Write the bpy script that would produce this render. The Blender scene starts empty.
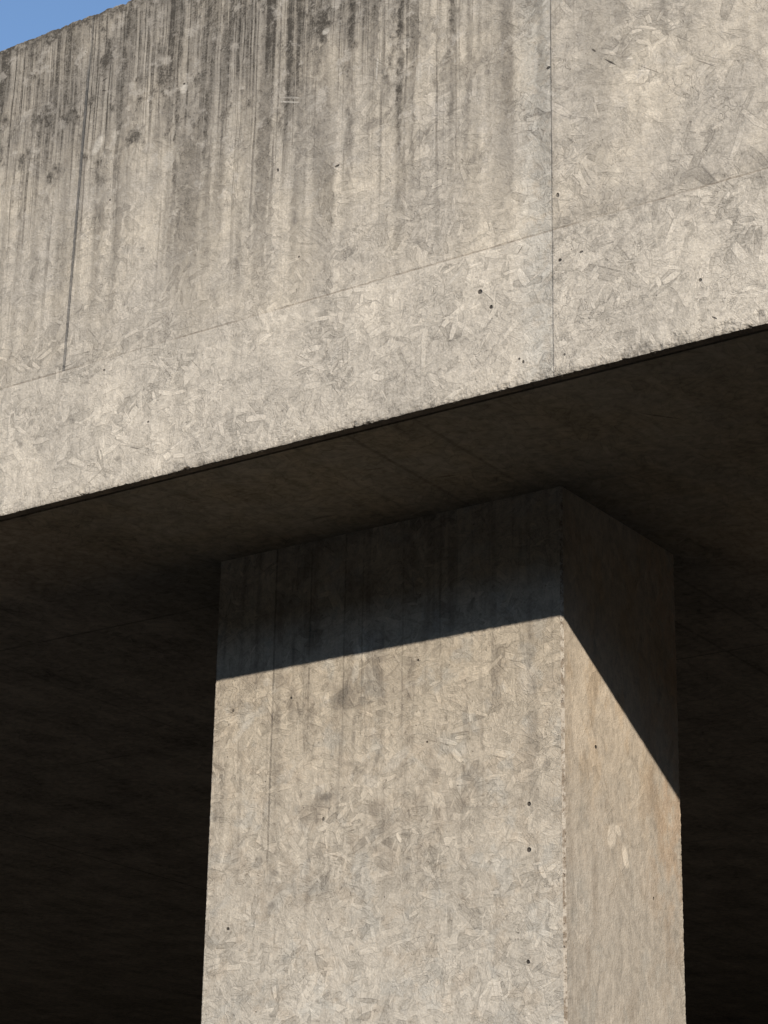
import bpy, bmesh, math, random
from mathutils import Vector, Matrix, noise as mn

random.seed(7)
scene = bpy.context.scene
C = scene.collection

# ---------------------------------------------------------------- dimensions (metres)
GROUND = 0.0
CAM_Z = 1.6
SOFFIT_Z = 4.0927
FASCIA_Y = 4.8147
FASCIA_T = 0.20
FASCIA_TOP = 5.703
LIP_Z = 4.089
COL_X0, COL_X1 = -4.396, -3.190
COL_Y0, COL_Y1 = 5.480, 6.150
SEAM_Z = 4.497
SEAM_X = -2.822
SEAM_X2 = -4.466

# ---------------------------------------------------------------- node helper
class G:
    def __init__(s, mat):
        s.t = mat.node_tree; s.n = s.t.nodes; s.l = s.t.links
    def put(s, sock, v):
        if isinstance(v, bpy.types.NodeSocket): s.l.new(v, sock)
        else: sock.default_value = v
    def m(s, op, a, b=None, c=None, clamp=False):
        n = s.n.new('ShaderNodeMath'); n.operation = op; n.use_clamp = clamp
        s.put(n.inputs[0], a)
        if b is not None: s.put(n.inputs[1], b)
        if c is not None: s.put(n.inputs[2], c)
        return n.outputs[0]
    def v(s, op, a, b=None, scale=None):
        n = s.n.new('ShaderNodeVectorMath'); n.operation = op
        s.put(n.inputs[0], a)
        if b is not None: s.put(n.inputs[1], b)
        if scale is not None: s.put(n.inputs['Scale'], scale)
        return n.outputs['Value'] if op in ('LENGTH', 'DOT_PRODUCT', 'DISTANCE') else n.outputs[0]
    def xyz(s, x, y, z=0.0):
        n = s.n.new('ShaderNodeCombineXYZ')
        for i, q in enumerate((x, y, z)): s.put(n.inputs[i], q)
        return n.outputs[0]
    def sep(s, v):
        n = s.n.new('ShaderNodeSeparateXYZ'); s.put(n.inputs[0], v)
        return n.outputs[0], n.outputs[1], n.outputs[2]
    def rgb(s, c):                                            # split a colour
        n = s.n.new('ShaderNodeSeparateColor'); s.put(n.inputs[0], c)
        return n.outputs[0], n.outputs[1], n.outputs[2]
    def grey(s, v):
        n = s.n.new('ShaderNodeCombineColor')
        for i in range(3): s.put(n.inputs[i], v)
        return n.outputs[0]
    def ss(s, v, a, b, lo=0.0, hi=1.0):                       # smoothstep
        n = s.n.new('ShaderNodeMapRange'); n.interpolation_type = 'SMOOTHSTEP'
        s.put(n.inputs['Value'], v)
        s.put(n.inputs['From Min'], a); s.put(n.inputs['From Max'], b)
        s.put(n.inputs['To Min'], lo); s.put(n.inputs['To Max'], hi)
        return n.outputs['Result']
    def noise(s, v, scale, detail=2.0, rough=0.5, dist=0.0, col=False, dims='2D'):
        n = s.n.new('ShaderNodeTexNoise'); n.noise_dimensions = dims
        s.put(n.inputs['Vector'], v); n.inputs['Scale'].default_value = scale
        n.inputs['Detail'].default_value = detail; n.inputs['Roughness'].default_value = rough
        n.inputs['Distortion'].default_value = dist
        return n.outputs['Color'] if col else n.outputs['Fac']
    def voro(s, v, scale, feature='F1', rnd=1.0, dims='2D'):
        n = s.n.new('ShaderNodeTexVoronoi'); n.voronoi_dimensions = dims; n.feature = feature
        s.put(n.inputs['Vector'], v); n.inputs['Scale'].default_value = scale
        n.inputs['Randomness'].default_value = rnd
        return n
    def mix(s, f, a, b):                                      # float mix
        n = s.n.new('ShaderNodeMix'); n.data_type = 'FLOAT'
        s.put(n.inputs[0], f); s.put(n.inputs[2], a); s.put(n.inputs[3], b)
        return n.outputs[0]
    def vmix(s, f, a, b):
        n = s.n.new('ShaderNodeMix'); n.data_type = 'VECTOR'
        s.put(n.inputs[0], f); s.put(n.inputs[4], a); s.put(n.inputs[5], b)
        return n.outputs[1]
    def cmix(s, f, a, b, mode='MIX'):
        n = s.n.new('ShaderNodeMix'); n.data_type = 'RGBA'; n.blend_type = mode
        s.put(n.inputs[0], f)
        for i, q in ((6, a), (7, b)):
            s.put(n.inputs[i], q if isinstance(q, bpy.types.NodeSocket) else (*q, 1.0))
        return n.outputs[2]
    def rot(s, v, ang):
        n = s.n.new('ShaderNodeVectorRotate'); n.rotation_type = 'Z_AXIS'
        s.put(n.inputs['Vector'], v); s.put(n.inputs['Angle'], ang)
        return n.outputs[0]

def new_mat(name):
    m = bpy.data.materials.new(name); m.use_nodes = True
    return m

def flake_layer(g, uv, scale, seed, bias, spread, wide=1.0, after=None):
    """one layer of pressed wood strands: local coords, mask, random tone, outline"""
    p = g.v('ADD', g.v('SCALE', uv, scale=scale), g.xyz(seed * 7.31 if after is None else g.m('MULTIPLY_ADD', after, 1e-6, seed * 7.31), seed * 3.77, 0.0))
    vo = g.voro(p, 1.0)
    d = g.v('SUBTRACT', p, vo.outputs['Position'])
    cr, cg, cb = g.rgb(vo.outputs['Color'])
    ang = g.m('MULTIPLY_ADD', g.m('SUBTRACT', cr, 0.5), spread, bias)
    l = g.rot(d, ang)
    lx, ly, _ = g.sep(l)
    # slightly bowed strands
    ly = g.m('ADD', ly, g.m('MULTIPLY', g.m('MULTIPLY', lx, lx), g.m('MULTIPLY_ADD', cb, 0.35, -0.17)))
    a = g.m('MULTIPLY_ADD', cg, 0.34, 0.34)
    b = g.m('MULTIPLY', g.m('MULTIPLY_ADD', cb, 0.16, 0.07), wide)
    ax = g.m('DIVIDE', g.m('ABSOLUTE', lx), a)
    taper = g.m('MULTIPLY_ADD', g.m('MULTIPLY', ax, ax), -0.40, 1.0)
    by = g.m('DIVIDE', g.m('ABSOLUTE', ly), g.m('MULTIPLY', b, taper))
    r = g.m('MAXIMUM', ax, by)
    mask = g.ss(r, 1.02, 0.97)
    edge = g.m('MULTIPLY', g.ss(r, 0.72, 0.98), g.ss(r, 1.30, 1.02))
    tone = g.m('FRACT', g.m('MULTIPLY_ADD', cg, 17.3, g.m('MULTIPLY', cb, 5.1)))
    tilt = g.m('ADD', g.m('MULTIPLY', ly, g.m('MULTIPLY_ADD', cr, 3.0, -1.5)), tone)
    loc = g.xyz(g.m('MULTIPLY_ADD', cr, 40.0, g.m('MULTIPLY', lx, 1.6 / scale * 10)), g.m('MULTIPLY_ADD', cg, 40.0, g.m('MULTIPLY', ly, 11.0 / scale * 10)))
    return mask, tone, edge, tilt, loc

def strands(g, uv, layers, after=None):
    tone, hgt, edge = 0.5, 0.5, 0.0
    loc = g.v('SCALE', uv, scale=8.0)
    for (sc, seed, bias, spread, wide) in layers:
        mk, t, e, ti, lo = flake_layer(g, uv, sc, seed, bias, spread, wide, after)
        tone = g.mix(mk, tone, t); hgt = g.mix(mk, hgt, ti)
        keep = g.m('SUBTRACT', 1.0, mk)
        edge = g.m('MAXIMUM', g.m('MULTIPLY', edge, keep), e)
        loc = g.vmix(mk, loc, lo)
        after = g.m('ADD', tone, g.m('ADD', hgt, edge))   # keeps the layers evaluated one after another
    grain = g.noise(loc, 3.2, 3.0, 0.6)
    return tone, hgt, edge, grain

def marks(g, uv, items, soft=0.35):
    """items: (u, v, half length, half width, angle, strength)"""
    out = 0.0
    for (u, w, a, b, ang, st) in items:
        d = g.v('SUBTRACT', uv, (u, w, 0.0))
        if ang: d = g.rot(d, -ang)
        r = g.v('LENGTH', g.v('MULTIPLY', d, (1.0 / a, 1.0 / b, 0.0)))
        k = g.ss(r, 1.0 + soft, 1.0 - soft, 0.0, st)
        out = k if isinstance(out, float) else g.m('MAXIMUM', out, k)
    return out

def line_mask(g, c, pos, half, soft):
    d = g.m('ABSOLUTE', g.m('SUBTRACT', c, pos))
    return g.ss(d, half + soft, half)

def base_coords(g, axes, wob=0.006):
    tc = g.n.new('ShaderNodeTexCoord').outputs['Object']
    x, y, z = g.sep(tc)
    d = {'x': x, 'y': y, 'z': z}
    uv = g.xyz(d[axes[0]], d[axes[1]])
    wr, wg, _ = g.rgb(g.noise(uv, 9.0, 2.0, 0.5, col=True, dims='2D'))
    w = g.v('SCALE', g.v('SUBTRACT', g.xyz(wr, wg), (0.5, 0.5, 0.0)), scale=wob)
    wuv = g.v('MULTIPLY', g.v('ADD', uv, w), (1, 1, 0))
    return d, uv, wuv

def finish(g, colour, height, rough=0.9, dist=1.0):
    bs = g.n['Principled BSDF']
    bs.inputs['Roughness'].default_value = rough
    bs.inputs['Specular IOR Level'].default_value = 0.25
    g.put(bs.inputs['Base Color'], colour)
    b = g.n.new('ShaderNodeBump'); b.inputs['Strength'].default_value = 1.0
    b.inputs['Distance'].default_value = dist
    g.put(b.inputs['Height'], height)
    g.l.new(b.outputs[0], bs.inputs['Normal'])

PI = math.pi
LAY_ALL = [(5.0, 1, 0.3, 6.28, 0.85), (7.0, 2, 1.1, 6.28, 0.75), (9.0, 3, 2.0, 6.28, 0.75),
           (12.0, 4, 0.2, 6.28, 0.85), (16.0, 5, 0.9, 6.28, 0.8), (24.0, 6, 2.3, 6.28, 0.8)]

def fines(g, uv):
    """cement paste: fine mottling, pin holes and wormy ridges shared by every cast face"""
    fine = g.noise(uv, 160.0, 3.0, 0.7)
    mid = g.noise(uv, 34.0, 4.0, 0.65)
    big = g.noise(uv, 3.2, 4.0, 0.6)
    worm = g.m('ABSOLUTE', g.m('SUBTRACT', g.noise(uv, 22.0, 2.0, 0.5, dist=1.6), 0.5))
    worm = g.ss(worm, 0.018, 0.0)
    wsel = g.ss(g.noise(uv, 7.0, 2.0, 0.5), 0.45, 0.62)
    worm = g.m('MULTIPLY', worm, wsel)
    pv = g.voro(uv, 21.0)
    pr, pg, _ = g.rgb(pv.outputs['Color'])
    pr_ = g.m('MULTIPLY_ADD', g.m('MULTIPLY', pg, pg), 0.05, 0.010)
    pin = g.m('MULTIPLY', g.ss(pv.outputs['Distance'], pr_, g.m('MULTIPLY', pr_, 0.5)), g.ss(pr, 0.88, 0.90))
    return fine, mid, big, worm, pin

# ---------------------------------------------------------------- materials
def mat_fascia():
    m = new_mat('osb_cast_concrete_fascia'); g = G(m)
    d, uv, wuv = base_coords(g, 'xz')
    X, Z = d['x'], d['z']
    tone, hgt, edge, grain = strands(g, wuv, LAY_ALL)
    fine, mid, big, worm, pin = fines(g, uv)
    right = g.ss(X, SEAM_X - 0.001, SEAM_X + 0.001)
    below = g.ss(Z, SEAM_Z + 0.001, SEAM_Z - 0.001)
    # long splinters torn from the board on the right hand panel
    t2, h2, e2, g2 = strands(g, wuv, [(4.0, 21, 0.75, 1.1, 0.9), (7.0, 23, -0.7, 1.2, 0.7), (11.0, 24, 0.6, 1.0, 0.7)], g.m('ADD', tone, grain))
    sel = g.m('MULTIPLY', g.m('MULTIPLY', right, g.m('SUBTRACT', 1.0, below)), g.ss(g.noise(uv, 3.0, 1.0, 0.5), 0.40, 0.5))
    tone = g.mix(sel, tone, t2); hgt = g.mix(sel, hgt, h2); edge = g.mix(sel, edge, e2); grain = g.mix(sel, grain, g2)
    # how much of the board print shows
    streakz = g.ss(Z, SEAM_Z, FASCIA_TOP)                     # 0 at the joint, 1 at the top
    leftz = g.ss(X, -2.7, -3.9)
    pr = g.m('SUBTRACT', 1.0, g.m('MULTIPLY', g.m('MULTIPLY', streakz, leftz), 0.75))
    ton = g.m('MULTIPLY', g.m('SUBTRACT', tone, 0.5), pr)
    gra = g.m('MULTIPLY', g.m('SUBTRACT', grain, 0.5), pr)
    patch = g.ss(g.noise(uv, 4.5, 3.0, 0.65), 0.38, 0.60, 0.45, 1.15)
    val = g.m('MULTIPLY_ADD', g.m('MULTIPLY', ton, patch), 0.38, 0.98)
    val = g.m('MULTIPLY_ADD', gra, 0.42, val)
    val = g.m('MULTIPLY_ADD', g.m('SUBTRACT', fine, 0.5), 0.58, val)
    val = g.m('MULTIPLY_ADD', g.m('SUBTRACT', mid, 0.5), 0.50, val)
    val = g.m('MULTIPLY_ADD', g.m('SUBTRACT', big, 0.5), 0.60, val)
    val = g.m('SUBTRACT', val, g.m('MULTIPLY', g.m('MULTIPLY', g.m('MULTIPLY', edge, pr), patch), 0.12))
    val = g.m('SUBTRACT', val, g.m('MULTIPLY', worm, 0.16))
    colr = g.cmix(g.ss(big, 0.35, 0.7), (0.525, 0.457, 0.365), (0.555, 0.475, 0.365))
    colr = g.cmix(g.m('MULTIPLY', below, 0.6), colr, (0.60, 0.525, 0.42))
    # cool smooth strip beside the vertical joint
    cool = g.m('MULTIPLY', g.ss(X, SEAM_X - 0.13, SEAM_X - 0.04), g.m('SUBTRACT', 1.0, right))
    cool = g.m('MULTIPLY', cool, g.ss(mid, 0.3, 0.55))
    colr = g.cmix(g.m('MULTIPLY', cool, 0.55), colr, (0.49, 0.455, 0.385))
    # ---- rain streaks from the coping down
    wob = g.m('MULTIPLY', g.m('SUBTRACT', g.noise(g.xyz(g.m('MULTIPLY', X, 3.0), g.m('MULTIPLY', Z, 2.0)), 1.5, 3.0, 0.5), 0.5), 0.016)
    xs = g.m('ADD', X, wob)
    s1 = g.noise(g.xyz(g.m('MULTIPLY', xs, 19.0), g.m('MULTIPLY', Z, 0.5)), 1.0, 5.0, 0.68)
    s2 = g.noise(g.xyz(g.m('MULTIPLY', xs, 85.0), g.m('MULTIPLY_ADD', Z, 0.9, 40.0)), 1.0, 3.0, 0.6)
    s3 = g.noise(g.xyz(g.m('MULTIPLY', xs, 2.6), g.m('MULTIPLY_ADD', Z, 0.9, 90.0)), 1.0, 2.0, 0.5)
    fall = g.m('ADD', streakz, g.m('MULTIPLY', g.m('SUBTRACT', s3, 0.5), 0.8))
    fall = g.m('MULTIPLY', g.ss(fall, 0.0, 1.0), g.ss(Z, SEAM_Z - 0.35, SEAM_Z + 0.25))
    side = g.ss(X, -2.55, -3.5, 0.30, 1.0)
    th = g.m('MULTIPLY_ADD', g.m('MULTIPLY', fall, side), -0.15, 0.56)
    st = g.ss(s1, g.m('SUBTRACT', th, 0.03), g.m('ADD', th, 0.26))
    th2 = g.m('MULTIPLY_ADD', g.m('MULTIPLY', fall, side), -0.16, 0.62)
    st2 = g.ss(s2, g.m('SUBTRACT', th2, 0.03), g.m('ADD', th2, 0.20))
    streak = g.m('MULTIPLY', g.m('MAXIMUM', st, g.m('MULTIPLY', st2, 0.85)), g.m('MULTIPLY_ADD', fall, 0.75, 0.18))
    streak = g.m('MULTIPLY', streak, side)
    sw = g.noise(g.xyz(g.m('MULTIPLY', g.m('ADD', xs, g.m('MULTIPLY', g.m('SUBTRACT', mid, 0.5), 0.03)), 11.0), g.m('MULTIPLY_ADD', Z, 0.35, 60.0)), 1.0, 3.0, 0.6)
    soft = g.m('MULTIPLY', g.ss(sw, 0.44, 0.66), g.ss(Z, SEAM_Z - 0.15, SEAM_Z + 0.55, 0.12, 1.0))
    soft = g.m('MULTIPLY', g.m('MULTIPLY', soft, g.ss(X, -2.5, -3.2, 0.35, 1.0)), g.ss(big, 0.3, 0.6, 0.5, 0.95))
    sf = g.noise(g.xyz(g.m('MULTIPLY', xs, 48.0), g.m('MULTIPLY_ADD', Z, 0.8, 30.0)), 1.0, 3.0, 0.6)
    sf = g.m('MULTIPLY', g.m('MULTIPLY', g.ss(sf, 0.53, 0.68), 0.60), g.ss(Z, SEAM_Z - 0.05, SEAM_Z + 0.7, 0.1, 1.0))
    sf = g.m('MULTIPLY', sf, g.ss(X, -2.8, -3.2))
    # individual strong runs (x, half width, lower end, strength)
    runs = [(-4.729, .007, 5.25, .5), (-4.639, .008, 5.2, .55), (-4.575, .010, 5.2, .6), (-4.393, .012, 5.2, .55),
            (-4.308, .020, 4.95, .75), (-4.169, .022, 4.9, .75), (-4.092, .012, 4.55, .75), (-3.984, .014, 4.6, .7),
            (-3.932, .009, 4.7, .6), (-3.835, .022, 4.8, .6), (-3.754, .012, 4.6, .5), (-3.665, .01, 4.9, .5), (-3.583, .026, 4.7, .7),
            (-3.471, .020, 4.65, .8), (-3.386, .008, 4.85, .5), (-3.302, .013, 4.55, .95), (-3.131, .013, 4.6, .7),
            (-3.22, .008, 4.9, .35), (-2.954, .018, 4.55, .55), (-2.675, .02, 4.8, .35), (-2.611, .02, 4.7, .42), (-2.487, .014, 4.6, .42),
            (-2.389, .02, 4.9, .25), (-2.266, .012, 4.8, .25)]
    brk = g.ss(g.noise(g.xyz(g.m('MULTIPLY', xs, 20.0), g.m('MULTIPLY', Z, 7.0)), 1.0, 3.0, 0.65), 0.28, 0.62, 0.25, 1.0)
    acc = None
    xr = g.m('ADD', X, g.m('MULTIPLY', wob, 0.5))
    xr = g.m('ADD', xr, g.m('MULTIPLY', g.m('SUBTRACT', mid, 0.5), 0.024))
    for (x0, w0, z0, s0) in runs:
        dx = g.m('ABSOLUTE', g.m('SUBTRACT', xr, x0))
        k = g.m('MULTIPLY', g.ss(dx, w0 * 1.5, w0 * 0.2, 0.0, s0), g.ss(Z, z0 - 0.25, z0 + 0.75))
        acc = k if acc is None else g.m('MAXIMUM', acc, k)
    acc = g.m('MULTIPLY', acc, brk)
    streak = g.m('MAXIMUM', streak, acc)
    streak = g.m('MAXIMUM', streak, g.m('MAXIMUM', g.m('MULTIPLY', soft, 0.60), sf))
    # grime directly under the coping
    cop = g.ss(g.m('ADD', Z, g.m('MULTIPLY', g.m('SUBTRACT', mid, 0.5), 0.12)), FASCIA_TOP - 0.10, FASCIA_TOP + 0.0)
    streak = g.m('MAXIMUM', streak, g.m('MULTIPLY', cop, 0.75))
    # soft sooty clouds inside the stained zone
    cl = g.m('MULTIPLY', g.ss(g.noise(g.v('MULTIPLY', uv, (1.0, 0.6, 0)), 11.0, 5.0, 0.72), 0.46, 0.72), g.m('MULTIPLY', g.ss(fall, 0.0, 0.7), side))
    streak = g.m('MAXIMUM', streak, g.m('MULTIPLY', cl, 0.80))
    # general light film of dirt over the stained zone
    film = g.m('MULTIPLY', g.m('MULTIPLY', fall, side), 0.18)
    streak = g.m('ADD', g.m('MULTIPLY', streak, g.m('SUBTRACT', 1.0, film)), film, clamp=True)
    # stain takes hold unevenly: broken by the paste texture
    sk = g.m('MULTIPLY', streak, g.m('MULTIPLY_ADD', g.m('MULTIPLY', mid, fine), 2.8, 0.44), clamp=True)
    colr = g.cmix(g.m('MULTIPLY', sk, 0.98), colr, (0.066, 0.055, 0.042))
    # pale scoured patches that the stain never took to
    pal = g.m('MULTIPLY', g.ss(g.noise(g.v('ADD', uv, (17.0, 8.0, 0)), 13.0, 4.0, 0.7), 0.56, 0.68), g.ss(Z, SEAM_Z, SEAM_Z + 0.4))
    colr = g.cmix(g.m('MULTIPLY', pal, 0.50), colr, (0.50, 0.44, 0.36))
    grit = g.ss(g.noise(uv, 120.0, 3.0, 0.8), 0.60, 0.70)
    colr = g.cmix(g.m('MULTIPLY', grit, g.m('MULTIPLY_ADD', fall, 0.25, 0.16)), colr, (0.12, 0.10, 0.08))
    # ---- joints
    jx = g.m('ADD', X, g.m('MULTIPLY', g.m('SUBTRACT', mid, 0.5), 0.003))
    jz = g.m('ADD', Z, g.m('MULTIPLY', g.m('SUBTRACT', mid, 0.5), 0.006))
    vj = line_mask(g, jx, SEAM_X, 0.0005, 0.0034)
    hj = line_mask(g, jz, SEAM_Z, 0.0008, 0.0036)
    hj = g.m('MULTIPLY', hj, g.ss(g.noise(uv, 5.0, 3.0, 0.6), 0.32, 0.55, 0.35, 1.0))
    vjl = line_mask(g, g.m('ADD', jx, g.m('MULTIPLY', g.m('SUBTRACT', Z, 5.1), -0.018)), SEAM_X2, 0.0035, 0.0035)
    vjl = g.m('MULTIPLY', vjl, g.m('SUBTRACT', 1.0, below))
    vjl = g.m('MULTIPLY', vjl, g.ss(mid, 0.2, 0.5, 0.6, 1.0))
    # stained band riding on top of the horizontal joint at the right
    band = g.m('MULTIPLY', g.ss(Z, SEAM_Z - 0.02, SEAM_Z + 0.012), g.ss(Z, SEAM_Z + 0.085, SEAM_Z + 0.02))
    band = g.m('MULTIPLY', g.m('MULTIPLY', band, right), g.ss(mid, 0.35, 0.65))
    band2 = g.m('MULTIPLY', g.ss(Z, SEAM_Z - 0.14, SEAM_Z - 0.01), g.ss(Z, SEAM_Z + 0.01, SEAM_Z - 0.01))
    band2 = g.m('MULTIPLY', g.m('MULTIPLY', band2, right), g.ss(g.noise(uv, 24.0, 3.0, 0.7), 0.45, 0.62))
    # dark pitted zone along the bottom arris
    bot = g.ss(g.m('ADD', Z, g.m('MULTIPLY', g.m('SUBTRACT', mid, 0.5), 0.10)), LIP_Z + 0.040, LIP_Z + 0.005)
    bot = g.m('MULTIPLY', bot, g.ss(g.noise(uv, 16.0, 3.0, 0.7), 0.44, 0.62))
    bot = g.m('MULTIPLY', bot, g.ss(X, -3.0, -2.75, 0.45, 1.0))
    dirt = g.m('MAXIMUM', g.m('MULTIPLY', band, 0.5), g.m('MAXIMUM', g.m('MULTIPLY', band2, 0.42), g.m('MULTIPLY', bot, 0.45)))
    blot = marks(g, wuv, [(-3.647, 4.756, .013, .013, 0, .62), (-3.396, 4.982, .030, .016, .2, .7), (-3.211, 4.903, .011, .009, 0, .5),
                          (-3.24, 4.893, .007, .007, 0, .5), (-3.063, 4.773, .012, .010, 0, .45), (-3.02, 5.027, .009, .009, 0, .6),
                          (-3.03, 5.17, .022, .014, .6, .5), (-2.885, 5.102, .007, .007, 0, .5), (-4.627, 4.297, .012, .009, .3, .55),
                          (-2.438, 4.41, .010, .008, 0, .6), (-2.581, 4.487, .02, .010, .4, .5), (-4.371, 4.455, .040, .016, .5, .35),
                          (-4.585, 4.36, .012, .012, 0, .4), (-3.877, 4.782, .010, .012, 0, .35), (-4.201, 4.817, .008, .010, 0, .5),
                          (-4.245, 4.174, .009, .008, 0, .5), (-2.964, 4.215, .009, .008, 0, .45), (-3.22, 4.62, .01, .01, 0, .3),
                          (-4.47, 5.26, .035, .022, .9, .5), (-4.54, 5.18, .04, .016, 1.0, .5)], 0.4)
    dirt = g.m('MAXIMUM', dirt, g.m('MULTIPLY', blot, 0.75))
    colr = g.cmix(dirt, colr, (0.18, 0.155, 0.125))
    bright = marks(g, wuv, [(-4.40, 5.225, .035, .016, 1.1, .55), (-3.56, 5.335, .012, .010, 0, .7), (-3.679, 5.144, .036, .0028, -0.33, .75),
                            (-3.676, 5.157, .036, .0025, -0.33, .55), (-3.38, 5.155, .034, .0028, 1.53, .75), (-4.075, 5.315, .014, .018, 0, .6),
                            (-2.838, 5.182, .014, .004, .7, .9), (-2.83, 4.905, .05, .006, -.65, .5), (-3.24, 5.10, .03, .010, 1.5, .4),
                            (-3.12, 4.44, .03, .004, .7, .5), (-4.12, 5.09, .02, .03, 0, .35), (-3.50, 4.31, .03, .008, 1.2, .4)], 0.3)
    colr = g.cmix(g.m('MULTIPLY', bright, 0.85), colr, (0.62, 0.555, 0.46))
    colr = g.cmix(g.m('MULTIPLY', hj, 0.42), colr, (0.22, 0.165, 0.115))
    colr = g.cmix(g.m('MULTIPLY', g.m('MULTIPLY', vj, g.ss(Z, 4.3, 4.9, 0.35, 1.0)), 0.32), colr, (0.13, 0.12, 0.105))
    colr = g.cmix(g.m('MULTIPLY', g.m('MULTIPLY', vjl, g.ss(Z, 5.62, 5.45, 0.25, 1.0)), 0.62), colr, (0.07, 0.072, 0.072))
    holes = marks(g, uv, [(-3.040, 4.379, .0060, .0060, 0, 1), (-3.006, 4.327, .0045, .0050, 0, 1), (-2.910, 4.149, .003, .004, 0, .9),
                          (-2.922, 4.160, .003, .003, 0, .8), (-2.830, 4.977, .0055, .0040, .3, .95), (-2.800, 4.406, .0042, .004, 0, 1),
                          (-2.738, 4.412, .0050, .003, .2, .85), (-2.805, 4.593, .004, .006, .2, .8), (-2.407, 4.246, .004, .004, 0, .9),
                          (-2.373, 4.136, .007, .002, -.6, .9), (-4.075, 5.33, .004, .003, 0, .9), (-4.338, 5.02, .003, .003, 0, .9),
                          (-3.714, 4.935, .003, .005, .2, .9), (-3.508, 4.887, .007, .003, .2, .9), (-4.319, 4.463, .003, .003, 0, .9),
                          (-4.142, 4.261, .0035, .003, 0, .8), (-3.63, 4.64, .003, .003, 0, .8), (-2.79, 4.14, .003, .003, 0, .7)], 0.3)
    slash = marks(g, uv, [(-2.645, 4.935, .020, .0022, -.72, 1), (-2.692, 4.985, .008, .0026, -.8, .9), (-2.53, 4.875, .040, .0012, -.62, .6),
                          (-2.43, 4.93, .035, .0010, -.66, .5), (-2.30, 4.90, .030, .0009, -.6, .45), (-2.37, 4.84, .035, .0014, -.6, .6),
                          (-4.184, 4.191, .020, .0016, -.35, .8), (-4.33, 4.133, .035, .0012, .55, .5), (-4.20, 4.20, .07, .0010, -.30, .35),
                          (-2.918, 4.467, .012, .0012, .9, .8), (-3.22, 4.25, .05, .0008, .62, .25),
                          (-4.08, 4.40, .03, .0012, -.9, .45), (-3.98, 4.40, .03, .0012, -.85, .45), (-4.39, 5.447, .010, .0022, .3, .9), (-4.39, 5.408, .009, .0022, -.3, .9)], 0.4)
    dark = g.m('MAXIMUM', holes, g.m('MAXIMUM', slash, g.m('MULTIPLY', pin, 0.8)))
    colr = g.cmix(g.m('MULTIPLY', dark, 0.9), colr, (0.035, 0.028, 0.022))
    colr = g.cmix(1.0, colr, g.grey(val), 'MULTIPLY')
    # ---- relief in metres
    h = g.m('MULTIPLY', g.m('MULTIPLY', g.m('MULTIPLY', hgt, pr), patch), 0.0011)
    h = g.m('MULTIPLY_ADD', gra, 0.0009, h)
    h = g.m('MULTIPLY_ADD', fine, 0.0010, h)
    h = g.m('MULTIPLY_ADD', mid, 0.0040, h)
    h = g.m('SUBTRACT', h, g.m('MULTIPLY', worm, 0.0010))
    h = g.m('SUBTRACT', h, g.m('MULTIPLY', g.m('MULTIPLY', edge, pr), 0.00015))
    h = g.m('SUBTRACT', h, g.m('MULTIPLY', holes, 0.006))
    h = g.m('SUBTRACT', h, g.m('MULTIPLY', vj, 0.0005))
    h = g.m('SUBTRACT', h, g.m('MULTIPLY', hj, 0.0008))
    h = g.m('SUBTRACT', h, g.m('MULTIPLY', vjl, 0.0018))
    h = g.m('SUBTRACT', h, g.m('MULTIPLY', bot, 0.0018))
    h = g.m('MULTIPLY_ADD', right, 0.0015, h)
    finish(g, colr, h)
    return m

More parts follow.
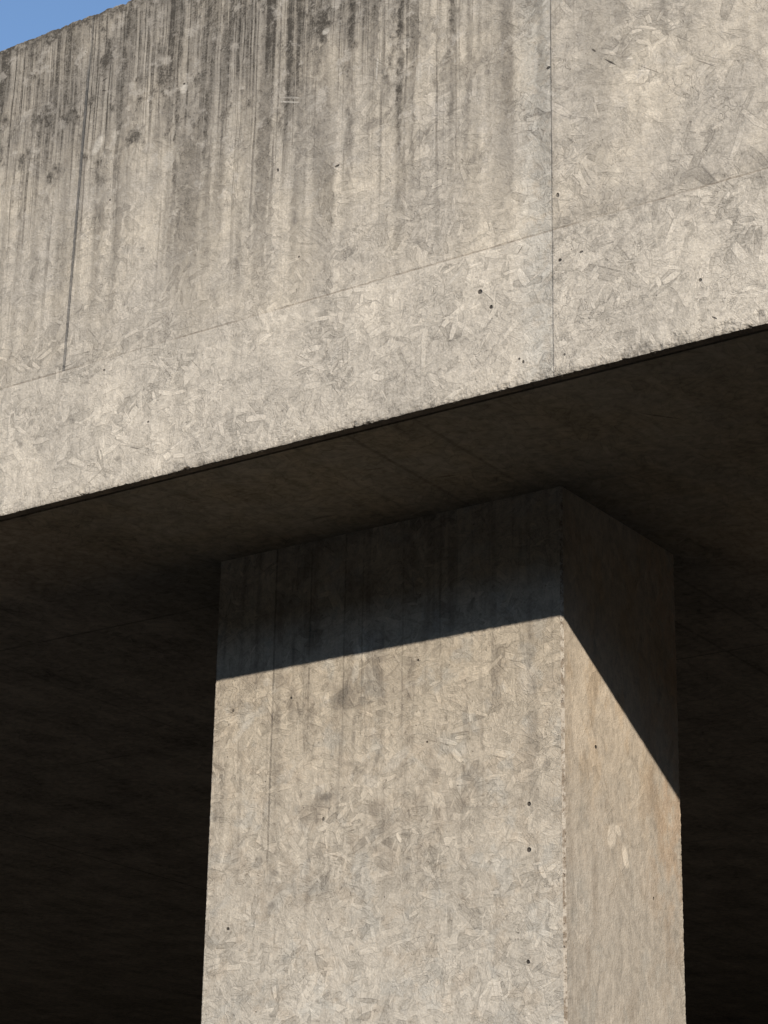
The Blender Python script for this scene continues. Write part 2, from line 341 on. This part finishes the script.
def mat_column_front():
    m = new_mat('osb_cast_concrete_column_face'); g = G(m)
    d, uv, wuv = base_coords(g, 'xz')
    X, Z = d['x'], d['z']
    tone, hgt, edge, grain = strands(g, g.v('ADD', wuv, (3.3, 1.7, 0)), LAY_ALL)
    fine, mid, big, worm, pin = fines(g, g.v('ADD', uv, (11.0, 5.0, 0)))
    patch = g.ss(g.noise(uv, 4.5, 3.0, 0.65), 0.38, 0.60, 0.60, 1.15)
    val = g.m('MULTIPLY_ADD', g.m('MULTIPLY', g.m('SUBTRACT', tone, 0.5), patch), 0.36, 0.96)
    val = g.m('MULTIPLY_ADD', g.m('SUBTRACT', grain, 0.5), 0.44, val)
    val = g.m('MULTIPLY_ADD', g.m('SUBTRACT', fine, 0.5), 0.52, val)
    val = g.m('MULTIPLY_ADD', g.m('SUBTRACT', mid, 0.5), 0.44, val)
    val = g.m('MULTIPLY_ADD', g.m('SUBTRACT', big, 0.5), 0.36, val)
    val = g.m('SUBTRACT', val, g.m('MULTIPLY', g.m('MULTIPLY', edge, patch), 0.12))
    val = g.m('SUBTRACT', val, g.m('MULTIPLY', worm, 0.14))
    hfac = g.ss(Z, 2.6, 3.75)
    colr = g.cmix(hfac, (0.545, 0.478, 0.383), (0.525, 0.438, 0.325))
    warm = g.ss(g.noise(uv, 14.0, 3.0, 0.6), 0.50, 0.66)
    colr = g.cmix(g.m('MULTIPLY', warm, 0.35), colr, (0.47, 0.375, 0.27))
    cool = g.ss(g.noise(g.v('ADD', uv, (4, 9, 0)), 9.0, 3.0, 0.6), 0.54, 0.68)
    colr = g.cmix(g.m('MULTIPLY', cool, 0.35), colr, (0.47, 0.445, 0.385))
    # dull brown clouds
    cz = g.m('MULTIPLY', g.ss(Z, 2.7, 3.35), g.ss(X, -3.25, -3.75, 0.35, 1.0))
    cl = g.ss(g.noise(g.v('MULTIPLY', uv, (1.0, 0.8, 1)), 6.0, 4.0, 0.7), 0.46, 0.68)
    colr = g.cmix(g.m('MULTIPLY', g.m('MULTIPLY', cl, cz), 0.62), colr, (0.27, 0.22, 0.165))
    # small grey stains
    sp = g.ss(g.noise(uv, 30.0, 3.0, 0.7), 0.62, 0.72)
    colr = g.cmix(g.m('MULTIPLY', sp, 0.32), colr, (0.26, 0.215, 0.16))
    blot = marks(g, wuv, [(-3.242, 3.298, .012, .018, 0, .65), (-3.245, 3.340, .008, .010, 0, .4), (-3.304, 3.441, .008, .008, 0, .45),
                          (-3.975, 3.301, .018, .010, -.3, .7), (-4.207, 3.142, .018, .015, .6, .6), (-4.145, 3.103, .014, .010, 0, .7),
                          (-4.155, 3.012, .012, .010, 0, .65), (-3.80, 3.39, .030, .007, 1.2, .5), (-3.855, 3.365, .030, .008, -.6, .5),
                          (-3.690, 3.04, .010, .012, 0, .5), (-3.40, 2.882, .010, .008, 0, .4), (-3.687, 3.431, .015, .012, .5, .45),
                          (-4.35, 3.32, .05, .02, 1.2, .35), (-3.92, 3.60, .03, .018, .9, .55), (-3.89, 3.39, .07, .008, -.25, .4)], 0.45)
    colr = g.cmix(g.m('MULTIPLY', blot, 0.75), colr, (0.19, 0.16, 0.125))
    # vertical runs and the thin print lines of the form boards
    wob = g.m('MULTIPLY', g.m('SUBTRACT', mid, 0.5), 0.006)
    xs = g.m('ADD', X, wob)
    acc = None
    for (x0, hw, zl, s0) in [(-4.175, .0022, 2.95, .75), (-4.045, .0022, 3.35, .65), (-3.922, .0018, 3.3, .55), (-3.858, .0015, 3.35, .40),
                             (-3.717, .0015, 3.4, .30), (-3.590, .0020, 3.5, .30), (-3.483, .0015, 3.5, .20), (-4.26, .0012, 3.5, .2)]:
        k = g.m('MULTIPLY', line_mask(g, xs, x0, hw, 0.0022), g.ss(Z, zl, zl + 0.35, 0.0, s0))
        acc = k if acc is None else g.m('MAXIMUM', acc, k)
    brk = g.ss(g.noise(uv, 12.0, 2.0, 0.6), 0.35, 0.55, 0.45, 1.0)
    lines = g.m('MULTIPLY', acc, brk)
    runs = None
    for (x0, hw, zl, s0) in [(-4.155, .030, 2.95, .42), (-4.03, .018, 3.15, .42), (-3.905, .03, 3.25, .30), (-3.70, .04, 3.45, .22), (-3.60, .014, 3.1, .2)]:
        dx = g.m('ABSOLUTE', g.m('SUBTRACT', g.m('ADD', xs, g.m('MULTIPLY', wob, 2.0)), x0))
        k = g.m('MULTIPLY', g.ss(dx, hw, hw * 0.15, 0.0, s0), g.ss(Z, zl, zl + 0.4))
        runs = k if runs is None else g.m('MAXIMUM', runs, k)
    vst = g.noise(g.xyz(g.m('MULTIPLY', xs, 26.0), g.m('MULTIPLY', Z, 1.1)), 1.0, 3.0, 0.6)
    vst = g.m('MULTIPLY', g.ss(vst, 0.5, 0.72), g.ss(Z, 2.8, 3.6, 0.2, 0.62))
    runs = g.m('MAXIMUM', runs, vst)
    colr = g.cmix(g.m('MULTIPLY', g.m('MULTIPLY', runs, brk), 0.85), colr, (0.21, 0.175, 0.135))
    colr = g.cmix(g.m('MULTIPLY', lines, 0.8), colr, (0.15, 0.125, 0.095))
    bright = marks(g, wuv, [(-4.0, 3.33, .03, .010, .3, .4), (-3.82, 3.33, .030, .018, -.5, .35), (-3.73, 3.38, .05, .016, .6, .45),
                            (-3.88, 3.66, .012, .030, -.2, .5), (-4.28, 3.55, .05, .010, .8, .4), (-3.30, 3.55, .03, .05, .1, .35),
                            (-4.2, 3.68, .012, .012, 0, .4), (-3.55, 3.05, .03, .008, .5, .3)], 0.35)
    colr = g.cmix(g.m('MULTIPLY', bright, 0.7), colr, (0.60, 0.54, 0.45))
    holes = marks(g, uv, [(-3.299, 3.198, .0050, .0055, 0, 1), (-3.300, 3.073, .0060, .0060, 0, 1), (-3.304, 2.775, .0048, .005, 0, 1),
                          (-3.663, 3.661, .0032, .0035, 0, .9), (-4.307, 2.959, .0045, .004, 0, 1), (-4.107, 3.617, .0035, .0035, 0, .8),
                          (-4.321, 3.61, .0045, .004, 0, .7), (-3.629, 3.417, .003, .003, 0, .9), (-3.98, 3.24, .004, .005, 0, .7)], 0.3)
    dark = g.m('MAXIMUM', holes, g.m('MULTIPLY', pin, 0.6))
    colr = g.cmix(g.m('MULTIPLY', dark, 0.9), colr, (0.035, 0.028, 0.022))
    colr = g.cmix(1.0, colr, g.grey(val), 'MULTIPLY')
    h = g.m('MULTIPLY', hgt, 0.0011)
    h = g.m('MULTIPLY_ADD', grain, 0.0009, h)
    h = g.m('MULTIPLY_ADD', fine, 0.0009, h)
    h = g.m('MULTIPLY_ADD', mid, 0.0030, h)
    h = g.m('SUBTRACT', h, g.m('MULTIPLY', worm, 0.0008))
    h = g.m('SUBTRACT', h, g.m('MULTIPLY', edge, 0.00015))
    h = g.m('SUBTRACT', h, g.m('MULTIPLY', dark, 0.006))
    h = g.m('SUBTRACT', h, g.m('MULTIPLY', lines, 0.0012))
    finish(g, colr, h)
    return m

def mat_column_side():
    m = new_mat('ply_cast_concrete_column_side'); g = G(m)
    d, uv, wuv = base_coords(g, 'yz')
    Y, Z = d['y'], d['z']
    st = g.v('MULTIPLY', wuv, (1.0, 0.62, 1.0))
    tone, hgt, edge, grain = strands(g, g.v('MULTIPLY', wuv, (1, .8, 0)), [(7.0, 31, 1.45, 1.6, 0.9), (10.0, 32, 1.7, 1.6, 0.9), (16.0, 33, 1.5, 2.2, 0.9)])
    fine, mid, big, worm, pin = fines(g, g.v('ADD', uv, (21.0, 15.0, 0)))
    v1 = g.noise(st, 13.0, 6.0, 0.72); v2 = g.noise(g.v('MULTIPLY', uv, (1.0, 0.35, 1)), 90.0, 4.0, 0.7)
    val = g.m('MULTIPLY_ADD', g.m('SUBTRACT', tone, 0.5), 0.24, 1.0)
    val = g.m('MULTIPLY_ADD', g.m('SUBTRACT', grain, 0.5), 0.45, val)
    val = g.m('MULTIPLY_ADD', g.m('SUBTRACT', fine, 0.5), 0.42, val)
    val = g.m('MULTIPLY_ADD', g.m('SUBTRACT', mid, 0.5), 0.35, val)
    val = g.m('MULTIPLY_ADD', g.m('SUBTRACT', v1, 0.5), 0.65, val)
    val = g.m('MULTIPLY_ADD', g.m('SUBTRACT', v2, 0.5), 0.45, val)
    val = g.m('MULTIPLY_ADD', g.m('SUBTRACT', big, 0.5), 0.18, val)
    hi = g.ss(Z, 2.9, 3.55)
    colr = g.cmix(hi, (0.53, 0.455, 0.36), (0.60, 0.49, 0.36))
    org = g.m('MULTIPLY', g.ss(g.noise(g.v('MULTIPLY', uv, (1, .5, 1)), 10.0, 3.0, 0.65), 0.48, 0.64), hi)
    colr = g.cmix(g.m('MULTIPLY', org, 0.5), colr, (0.55, 0.40, 0.25))
    rr = g.m('MULTIPLY', g.ss(Y, 5.85, 6.08), g.m('MULTIPLY', g.ss(Z, 2.7, 3.25), g.ss(v1, 0.42, 0.6)))
    colr = g.cmix(g.m('MULTIPLY', rr, 0.6), colr, (0.50, 0.34, 0.21))
    cool = g.ss(g.noise(g.v('ADD', st, (7, 3, 0)), 9.0, 3.0, 0.6), 0.5, 0.66)
    colr = g.cmix(g.m('MULTIPLY', g.m('MULTIPLY', cool, 0.35), g.m('SUBTRACT', 1.0, hi)), colr, (0.44, 0.41, 0.345))
    cl = g.m('MULTIPLY', g.ss(v1, 0.50, 0.72), g.ss(Z, 3.6, 3.1, 0.4, 1.0))
    colr = g.cmix(g.m('MULTIPLY', cl, 0.42), colr, (0.22, 0.17, 0.12))
    lg = g.ss(Y, 5.56, 5.49)
    colr = g.cmix(g.m('MULTIPLY', lg, 0.25), colr, (0.25, 0.20, 0.15))
    blot = marks(g, wuv, [(5.64, 2.98, .016, .11, 0, .35), (5.60, 2.80, .012, .05, 0, .4), (5.66, 3.55, .012, .04, 0, .35), (5.98, 3.30, .03, .10, .1, .35),
                          (5.85, 2.72, .02, .05, 0, .25), (6.05, 2.90, .016, .10, 0, .35)], 0.6)
    colr = g.cmix(g.m('MULTIPLY', blot, 0.8), colr, (0.24, 0.175, 0.115))
    bright = marks(g, wuv, [(5.740, 3.150, .024, .036, -.35, .9), (5.775, 3.172, .020, .012, -.5, .8), (5.812, 3.108, .016, .034, .28, .9),
                            (5.565, 2.837, .014, .012, -.6, .6), (5.54, 2.85, .010, .004, -.7, .5), (5.63, 2.60, .01, .02, .2, .35)], 0.22)
    colr = g.cmix(g.m('MULTIPLY', bright, 0.9), colr, (0.80, 0.68, 0.53))
    holes = marks(g, uv, [(5.656, 3.382, .0055, .0045, 0, 1), (5.97, 3.02, .004, .004, 0, .7)], 0.3)
    dark = g.m('MAXIMUM', holes, g.m('MULTIPLY', pin, 0.5))
    colr = g.cmix(g.m('MULTIPLY', dark, 0.9), colr, (0.035, 0.028, 0.022))
    colr = g.cmix(1.0, colr, g.grey(val), 'MULTIPLY')
    h = g.m('MULTIPLY', hgt, 0.0006)
    h = g.m('MULTIPLY_ADD', mid, 0.0022, h)
    h = g.m('MULTIPLY_ADD', fine, 0.0009, h)
    h = g.m('MULTIPLY_ADD', v1, 0.0016, h)
    h = g.m('MULTIPLY_ADD', bright, 0.0010, h)
    h = g.m('SUBTRACT', h, g.m('MULTIPLY', dark, 0.006))
    finish(g, colr, h)
    return m

def mat_arris():
    m = new_mat('granular_mortar_arris'); g = G(m)
    tc = g.n.new('ShaderNodeTexCoord').outputs['Object']
    n1 = g.noise(tc, 130.0, 3.0, 0.7, dims='3D'); n2 = g.noise(tc, 55.0, 3.0, 0.7, dims='3D')
    colr = g.cmix(g.ss(n2, 0.38, 0.6), (0.25, 0.195, 0.14), (0.50, 0.43, 0.34))
    colr = g.cmix(g.ss(n1, 0.58, 0.66), colr, (0.08, 0.06, 0.045))
    finish(g, colr, g.m('MULTIPLY', n1, 0.004))
    return m

def mat_soffit():
    m = new_mat('shaded_cast_concrete_soffit'); g = G(m)
    d, uv, wuv = base_coords(g, 'xy')
    X, Y = d['x'], d['y']
    tone, hgt, edge, grain = strands(g, g.v('ADD', wuv, (9.0, 2.0, 0)), [(5.0, 41, 0.4, 6.28, 1.2), (8.0, 42, 1.4, 6.28, 1.1), (12.0, 43, 0.4, 6.28, 1.0), (16.0, 44, 2.0, 6.28, 1.0)])
    fine, mid, big, worm, pin = fines(g, g.v('ADD', uv, (31.0, 25.0, 0)))
    val = g.m('MULTIPLY_ADD', g.m('SUBTRACT', tone, 0.5), 0.22, 1.0)
    val = g.m('MULTIPLY_ADD', g.m('SUBTRACT', grain, 0.5), 0.35, val)
    val = g.m('MULTIPLY_ADD', g.m('SUBTRACT', mid, 0.5), 0.9, val)
    val = g.m('MULTIPLY_ADD', g.m('SUBTRACT', big, 0.5), 1.0, val)
    sm = g.noise(g.v('MULTIPLY', wuv, (9.0, 2.2, 0)), 1.0, 4.0, 0.65)
    val = g.m('MULTIPLY_ADD', g.m('SUBTRACT', sm, 0.5), 0.7, val)
    val = g.m('SUBTRACT', val, g.m('MULTIPLY', edge, 0.16))
    jx = g.m('ADD', X, g.m('MULTIPLY', g.m('SUBTRACT', mid, 0.5), 0.006))
    jy = g.m('ADD', Y, g.m('MULTIPLY', g.m('SUBTRACT', mid, 0.5), 0.006))
    j = None
    for x0, s in [(-3.276, .35), (-3.488, .45), (-3.66, .2), (-5.69, .3), (-2.82, .1), (-1.2, .6), (0.4, .6), (-7.4, .6)]:
        k = g.m('MULTIPLY', line_mask(g, jx, x0, 0.003, 0.006), s); j = k if j is None else g.m('MAXIMUM', j, k)
    for y0, s in [(5.80, .6), (7.08, .6), (8.3, .4), (9.5, .4)]:
        k = g.m('MULTIPLY', line_mask(g, jy, y0, 0.002, 0.007), s)
        if y0 < 6: k = g.m('MULTIPLY', k, g.ss(X, -4.3, -4.5))
        k = g.m('MULTIPLY', k, g.ss(big, .35, .55, .3, 1.0)); j = g.m('MAXIMUM', j, k)
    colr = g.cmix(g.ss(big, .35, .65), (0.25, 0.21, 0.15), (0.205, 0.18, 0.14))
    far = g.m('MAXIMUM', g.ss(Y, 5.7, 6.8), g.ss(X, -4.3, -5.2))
    colr = g.cmix(far, colr, (0.42, 0.33, 0.235))  # interior brightness put into the colour: paler away from the column
    sc = marks(g, uv, [(-2.72, 5.19, .05, .003, .9, .8), (-3.42, 5.25, .03, .005, .2, .7), (-3.9, 5.33, .04, .006, .1, .6), (-3.56, 5.1, .03, .005, .2, .6)], .4)
    colr = g.cmix(g.m('MULTIPLY', g.m('MAXIMUM', j, sc), .75), colr, (0.05, 0.04, 0.03))
    colr = g.cmix(1.0, colr, g.grey(val), 'MULTIPLY')
    h = g.m('MULTIPLY', hgt, 0.0012)
    h = g.m('MULTIPLY_ADD', mid, 0.004, h)
    h = g.m('MULTIPLY_ADD', big, 0.010, h)
    h = g.m('SUBTRACT', h, g.m('MULTIPLY', j, 0.0015))
    finish(g, colr, h)
    return m

def mat_plain(name, c1, c2, scale=3.0, bump=0.003):
    m = new_mat(name); g = G(m)
    tc = g.n.new('ShaderNodeTexCoord').outputs['Object']
    a = g.noise(tc, scale, 5.0, 0.65, dims='3D'); b = g.noise(tc, scale * 40, 3.0, 0.7, dims='3D')
    colr = g.cmix(g.ss(a, 0.35, 0.65), c1, c2)
    v = g.m('MULTIPLY_ADD', g.m('SUBTRACT', b, 0.5), 0.5, 1.0)
    colr = g.cmix(1.0, colr, g.grey(v), 'MULTIPLY')
    finish(g, colr, g.m('MULTIPLY', b, bump))
    return m

M_F = mat_fascia(); M_CF = mat_column_front(); M_CS = mat_column_side(); M_A = mat_arris(); M_S = mat_soffit()
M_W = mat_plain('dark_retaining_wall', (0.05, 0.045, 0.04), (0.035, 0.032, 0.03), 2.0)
M_G = mat_plain('asphalt_ground', (0.022, 0.0215, 0.021), (0.032, 0.031, 0.030), 1.2)
M_H = mat_plain('sky_blocker_green', (0.022, 0.028, 0.014), (0.035, 0.042, 0.02), 0.6, 0.05)  # dark green for the added ring that blocks low sky
M_L = mat_plain('dark_lip', (0.21, 0.17, 0.125), (0.14, 0.115, 0.09), 9.0)  # darker tone for the strip under the fascia edge
M_B = mat_plain('back_of_parapet', (0.36, 0.32, 0.26), (0.26, 0.23, 0.19), 3.0)

# ---------------------------------------------------------------- object helpers
def link(name, me, mats, parent=None):
    for mt in mats: me.materials.append(mt)
    o = bpy.data.objects.new(name, me); C.objects.link(o)
    if parent: o.parent = parent
    return o
def thing(name, label, cat):
    o = bpy.data.objects.new(name, None); C.objects.link(o)
    o['label'] = label; o['category'] = cat
    return o

def n3(x, y, z, s, seed=0.0):
    return mn.fractal(Vector((x * s + seed, y * s + seed * .37, z * s)), 0.8, 2.1, 4)

def sweep(name, stations, profile_fn, mats, mat_fn, parent, close=True):
    """lofts closed profiles along stations; caps both ends"""
    verts, faces, mi = [], [], []
    n = None
    for s in stations:
        p = profile_fn(s); n = len(p); verts += p
    k = len(stations)
    for i in range(k - 1):
        for j in range(n):
            a = i * n + j; b = i * n + (j + 1) % n
            faces.append((a, b, b + n, a + n)); mi.append(mat_fn(j))
    faces.append(tuple(range(n))); mi.append(0)
    faces.append(tuple(reversed(range((k - 1) * n, k * n)))); mi.append(0)
    me = bpy.data.meshes.new(name); me.from_pydata(verts, [], faces)
    me.polygons.foreach_set('material_index', mi)
    me.polygons.foreach_set('use_smooth', [False] * len(faces))
    me.update()
    bm = bmesh.new(); bm.from_mesh(me); bmesh.ops.recalc_face_normals(bm, faces=bm.faces); bm.to_mesh(me); bm.free()
    return link(name, me, mats, parent)

def stations(lo, hi, flo, fhi, fine, coarse):
    s, x = [], lo
    while x < hi - 1e-6:
        s.append(x); x += fine if flo - 1e-6 <= x < fhi else coarse
    s.append(hi)
    return s

# ---------------------------------------------------------------- overhead deck
deck = thing('concrete_overpass', 'board-marked grey concrete deck edge with rain-streaked tall fascia, spanning above the column', 'overpass')

# fascia: profile in (y, z); the arrises carry chips and crumbs of real relief
zf = [LIP_Z + d for d in (0.0, 0.003, 0.006, 0.010, 0.015, 0.021, 0.028, 0.037, 0.05, 0.07, 0.11)]
def fascia_profile(x):
    pts = []
    y0, y1 = FASCIA_Y, FASCIA_Y + FASCIA_T
    def rough(y, z, amp, s=55.0):
        a = n3(x, y, z, s) * amp; b = n3(x, y, z, s * 1.3, 5.0) * amp
        return a, b
    # bottom, back to front
    pts.append((x, y1, 4.16)); pts.append((x, y0 + 0.040, 4.16))
    pts.append((x, y0 + 0.036, LIP_Z + 0.002))
    pts.append((x, y0 + 0.030, LIP_Z))
    for yy in (0.016, 0.008, 0.003):
        a, b = rough(y0 + yy, LIP_Z, 0.0030, 90.0)
        pts.append((x, y0 + yy + a * .5, LIP_Z + b + (0.004 if yy < .005 else 0)))
    for k, z in enumerate(zf):
        f = max(0.0, 1 - k / 7.0)
        a, b = rough(y0, z, 0.0022 * f)
        chip = max(0.0, n3(x, 0, z, 14.0, 9.0) - 0.34) * 0.014 * f
        back = 0.0035 * f ** 3
        pts.append((x, y0 + abs(a) * 1.3 + back + chip, z + b * 0.6 + chip * 0.5))
    for z in (4.6, 5.1, 5.5, 5.64): pts.append((x, y0, z))
    for dz, f in ((0.030, .3), (0.016, .7), (0.007, 1.0), (0.0, 1.0)):
        a, b = rough(y0, FASCIA_TOP - dz, 0.006 * f, 40.0)
        pts.append((x, y0 + abs(a) + (0.006 if dz == 0 else 0), FASCIA_TOP - dz + b))
    a, b = rough(y0 + .02, FASCIA_TOP, 0.005, 40.0)
    pts.append((x, y0 + 0.02, FASCIA_TOP + b))
    pts.append((x, y1, FASCIA_TOP)); pts.append((x, y1, 5.0))
    return pts
nprof = len(fascia_profile(0.0))
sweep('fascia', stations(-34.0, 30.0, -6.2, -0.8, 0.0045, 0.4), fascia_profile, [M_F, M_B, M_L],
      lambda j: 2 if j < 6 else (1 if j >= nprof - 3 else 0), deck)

def box(name, lo, hi, mats, parent=None, cuts=None):
    bm = bmesh.new(); bmesh.ops.create_cube(bm, size=1.0)
    for v in bm.verts:
        v.co = Vector([(a + b) / 2 + c * (b - a) for a, b, c in zip(lo, hi, v.co)])
    me = bpy.data.meshes.new(name); bm.to_mesh(me); bm.free()
    return link(name, me, mats, parent)
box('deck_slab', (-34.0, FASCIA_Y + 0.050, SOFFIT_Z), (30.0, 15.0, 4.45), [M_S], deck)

# ---------------------------------------------------------------- column
col = thing('concrete_column', 'square grey concrete column with flaky board print, sunlit below a diagonal shadow', 'column')
CH = 0.007
def column_profile(z):
    pts = []
    rough_on = z > 2.0
    def p(x, y, amp):
        if rough_on: x += n3(x, y, z, 70.0) * amp; y += n3(x, y, z, 70.0, 3.0) * amp
        pts.append((x, y, z))
    x0, x1, y0, y1 = COL_X0, COL_X1, COL_Y0, COL_Y1
    # front face left to right, then round
    for dx in (CH, CH + .006, CH + .02): p(x0 + dx, y0, 0.0016 if dx < .02 else 0)
    for dx in (CH + .02, CH + .006, CH): p(x1 - dx, y0, 0.0008 if dx < .02 else 0)
    for dy in (CH, CH + .006, CH + .02): p(x1, y0 + dy, 0.0008 if dy < .02 else 0)
    for dy in (CH + .02, CH + .006, CH): p(x1, y1 - dy, 0.0016 if dy < .02 else 0)
    p(x1 - CH, y1, .0016); p(x0 + CH, y1, .0016)
    p(x0, y1 - CH, .0016); p(x0, y0 + CH, .0016)
    return pts
cz = stations(GROUND - 0.2, SOFFIT_Z + 0.02, 2.35, 5.0, 0.0045, 0.2)
def colmat(j):
    if j < 5: return 0
    if j in (5, 11, 13, 15): return 2
    if 6 <= j <= 10 or j == 14: return 1
    return 0
sweep('shaft', cz, column_profile, [M_CF, M_CS, M_A], colmat, col)

def bead(cx, cy, dx, dy, r0):
    """crumbly line of mortar that leaked through the corner of the formwork"""
    def prof(z):
        pts = []
        for k in range(8):
            a = 2 * PI * k / 8
            r = r0 * (1.0 + 0.25 * n3(cx + math.cos(a) * .01, cy + math.sin(a) * .01, z, 170.0, 2.0))
            pts.append((cx + dx * r0 * .5 + math.cos(a) * r, cy + dy * r0 * .5 + math.sin(a) * r, z))
        return pts
    sweep('corner_bead', stations(0.0, SOFFIT_Z + .01, 2.35, 5.0, 0.0035, 0.2), prof, [M_A], lambda j: 0, col)
k = CH / 2
bead(COL_X1 - k, COL_Y0 + k, -1, 1, 0.0022)
bead(COL_X0 + k, COL_Y0 + k, 1, 1, 0.0022)
bead(COL_X1 - k, COL_Y1 - k, -1, -1, 0.0022)

# ---------------------------------------------------------------- back wall and ground
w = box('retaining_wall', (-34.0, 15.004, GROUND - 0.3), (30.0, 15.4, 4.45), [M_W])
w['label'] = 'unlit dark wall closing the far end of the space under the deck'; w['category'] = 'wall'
bm = bmesh.new(); bmesh.ops.create_grid(bm, x_segments=8, y_segments=8, size=600.0)
me = bpy.data.meshes.new('ground'); bm.to_mesh(me); bm.free()
gr = link('ground', me, [M_G]); gr['kind'] = 'structure'

# unseen ring added around the scene: keeps the low sky off the shaded faces
verts, faces = [], []
NA, NR = 180, 10
SUN_AZ = math.atan2(-1.0, 0.82)
for i in range(NA + 1):
    az = math.radians(360 * i / NA)
    gap = abs((az - SUN_AZ + PI) % (2 * PI) - PI)             # a dip that lets the sun through
    k = min(1.0, max(0.0, (gap - 0.22) / 0.25)); k = k * k * (3 - 2 * k)
    top = 21.0 + 3.0 * k * (0.85 + 0.3 * mn.noise(Vector((math.cos(az) * 4, math.sin(az) * 4, 2))))
    for j in range(NR + 1):
        t = j / NR
        r_ = 36 + 40 * t
        hh = top * math.sin(PI * min(1.0, t * 2) / 2) * (0.97 + 0.05 * mn.noise(Vector((math.cos(az) * 14, math.sin(az) * 14, t * 3))))
        if t > 0.5: hh *= 1 - (t - 0.5) * 0.9
        verts.append((r_ * math.cos(az), r_ * math.sin(az), hh if j else -0.2))
for i in range(NA):
    for j in range(NR):
        a = i * (NR + 1) + j; faces.append((a, a + 1, a + NR + 2, a + NR + 1))
me = bpy.data.meshes.new('sky_blocker'); me.from_pydata(verts, [], faces)
hl = link('sky_blocker', me, [M_H]); hl['kind'] = 'structure'

# ---------------------------------------------------------------- sun and sky
SX, SY, SZ = 0.82, -1.0, 0.570
to_sun = Vector((SX, SY, SZ)).normalized()
elev = math.asin(to_sun.z)
sun = bpy.data.lights.new('sun', 'SUN'); sun.energy = 4.55; sun.angle = math.radians(0.5); sun.color = (1.0, 0.955, 0.895)
so = bpy.data.objects.new('sun', sun); C.objects.link(so)
so.rotation_euler = (-to_sun).to_track_quat('-Z', 'Y').to_euler()
world = bpy.data.worlds.new('World'); scene.world = world; world.use_nodes = True
nt = world.node_tree
sky = nt.nodes.new('ShaderNodeTexSky'); sky.sky_type = 'NISHITA'; sky.sun_disc = False
sky.sun_elevation = elev
sky.sun_rotation = math.atan2(to_sun.x, to_sun.y)
sky.air_density = 1.0; sky.dust_density = 0.1; sky.ozone_density = 3.0
bg = nt.nodes['Background']; nt.links.new(sky.outputs[0], bg.inputs[0]); bg.inputs[1].default_value = 0.178

# ---------------------------------------------------------------- camera
Xc = Vector((0.82605036, 0.18730212, 0.53156253)); Yc = Vector((0.56334144, -0.30276202, -0.76875326)); Zc = Vector((0.01694783, 0.93448011, -0.35561172))
cam = bpy.data.cameras.new('camera'); co = bpy.data.objects.new('camera', cam); C.objects.link(co)
R = Matrix((Xc, Yc, Zc))          # camera axes -> world axes
co.matrix_world = Matrix.Translation((0, 0, CAM_Z)) @ R.to_4x4()
cam.sensor_fit = 'VERTICAL'; cam.sensor_height = 36.0; cam.lens = 36.0 * 2435.0 / 1024.0
cam.clip_start = 0.05; cam.clip_end = 3000
scene.camera = co

scene.view_settings.view_transform = 'Standard'; scene.view_settings.look = 'None'
scene.view_settings.exposure = 0; scene.view_settings.gamma = 1
cy = scene.cycles
cy.max_bounces = 5; cy.diffuse_bounces = 4; cy.glossy_bounces = 1; cy.transmission_bounces = 0
scene.render.resolution_x = 768; scene.render.resolution_y = 1024
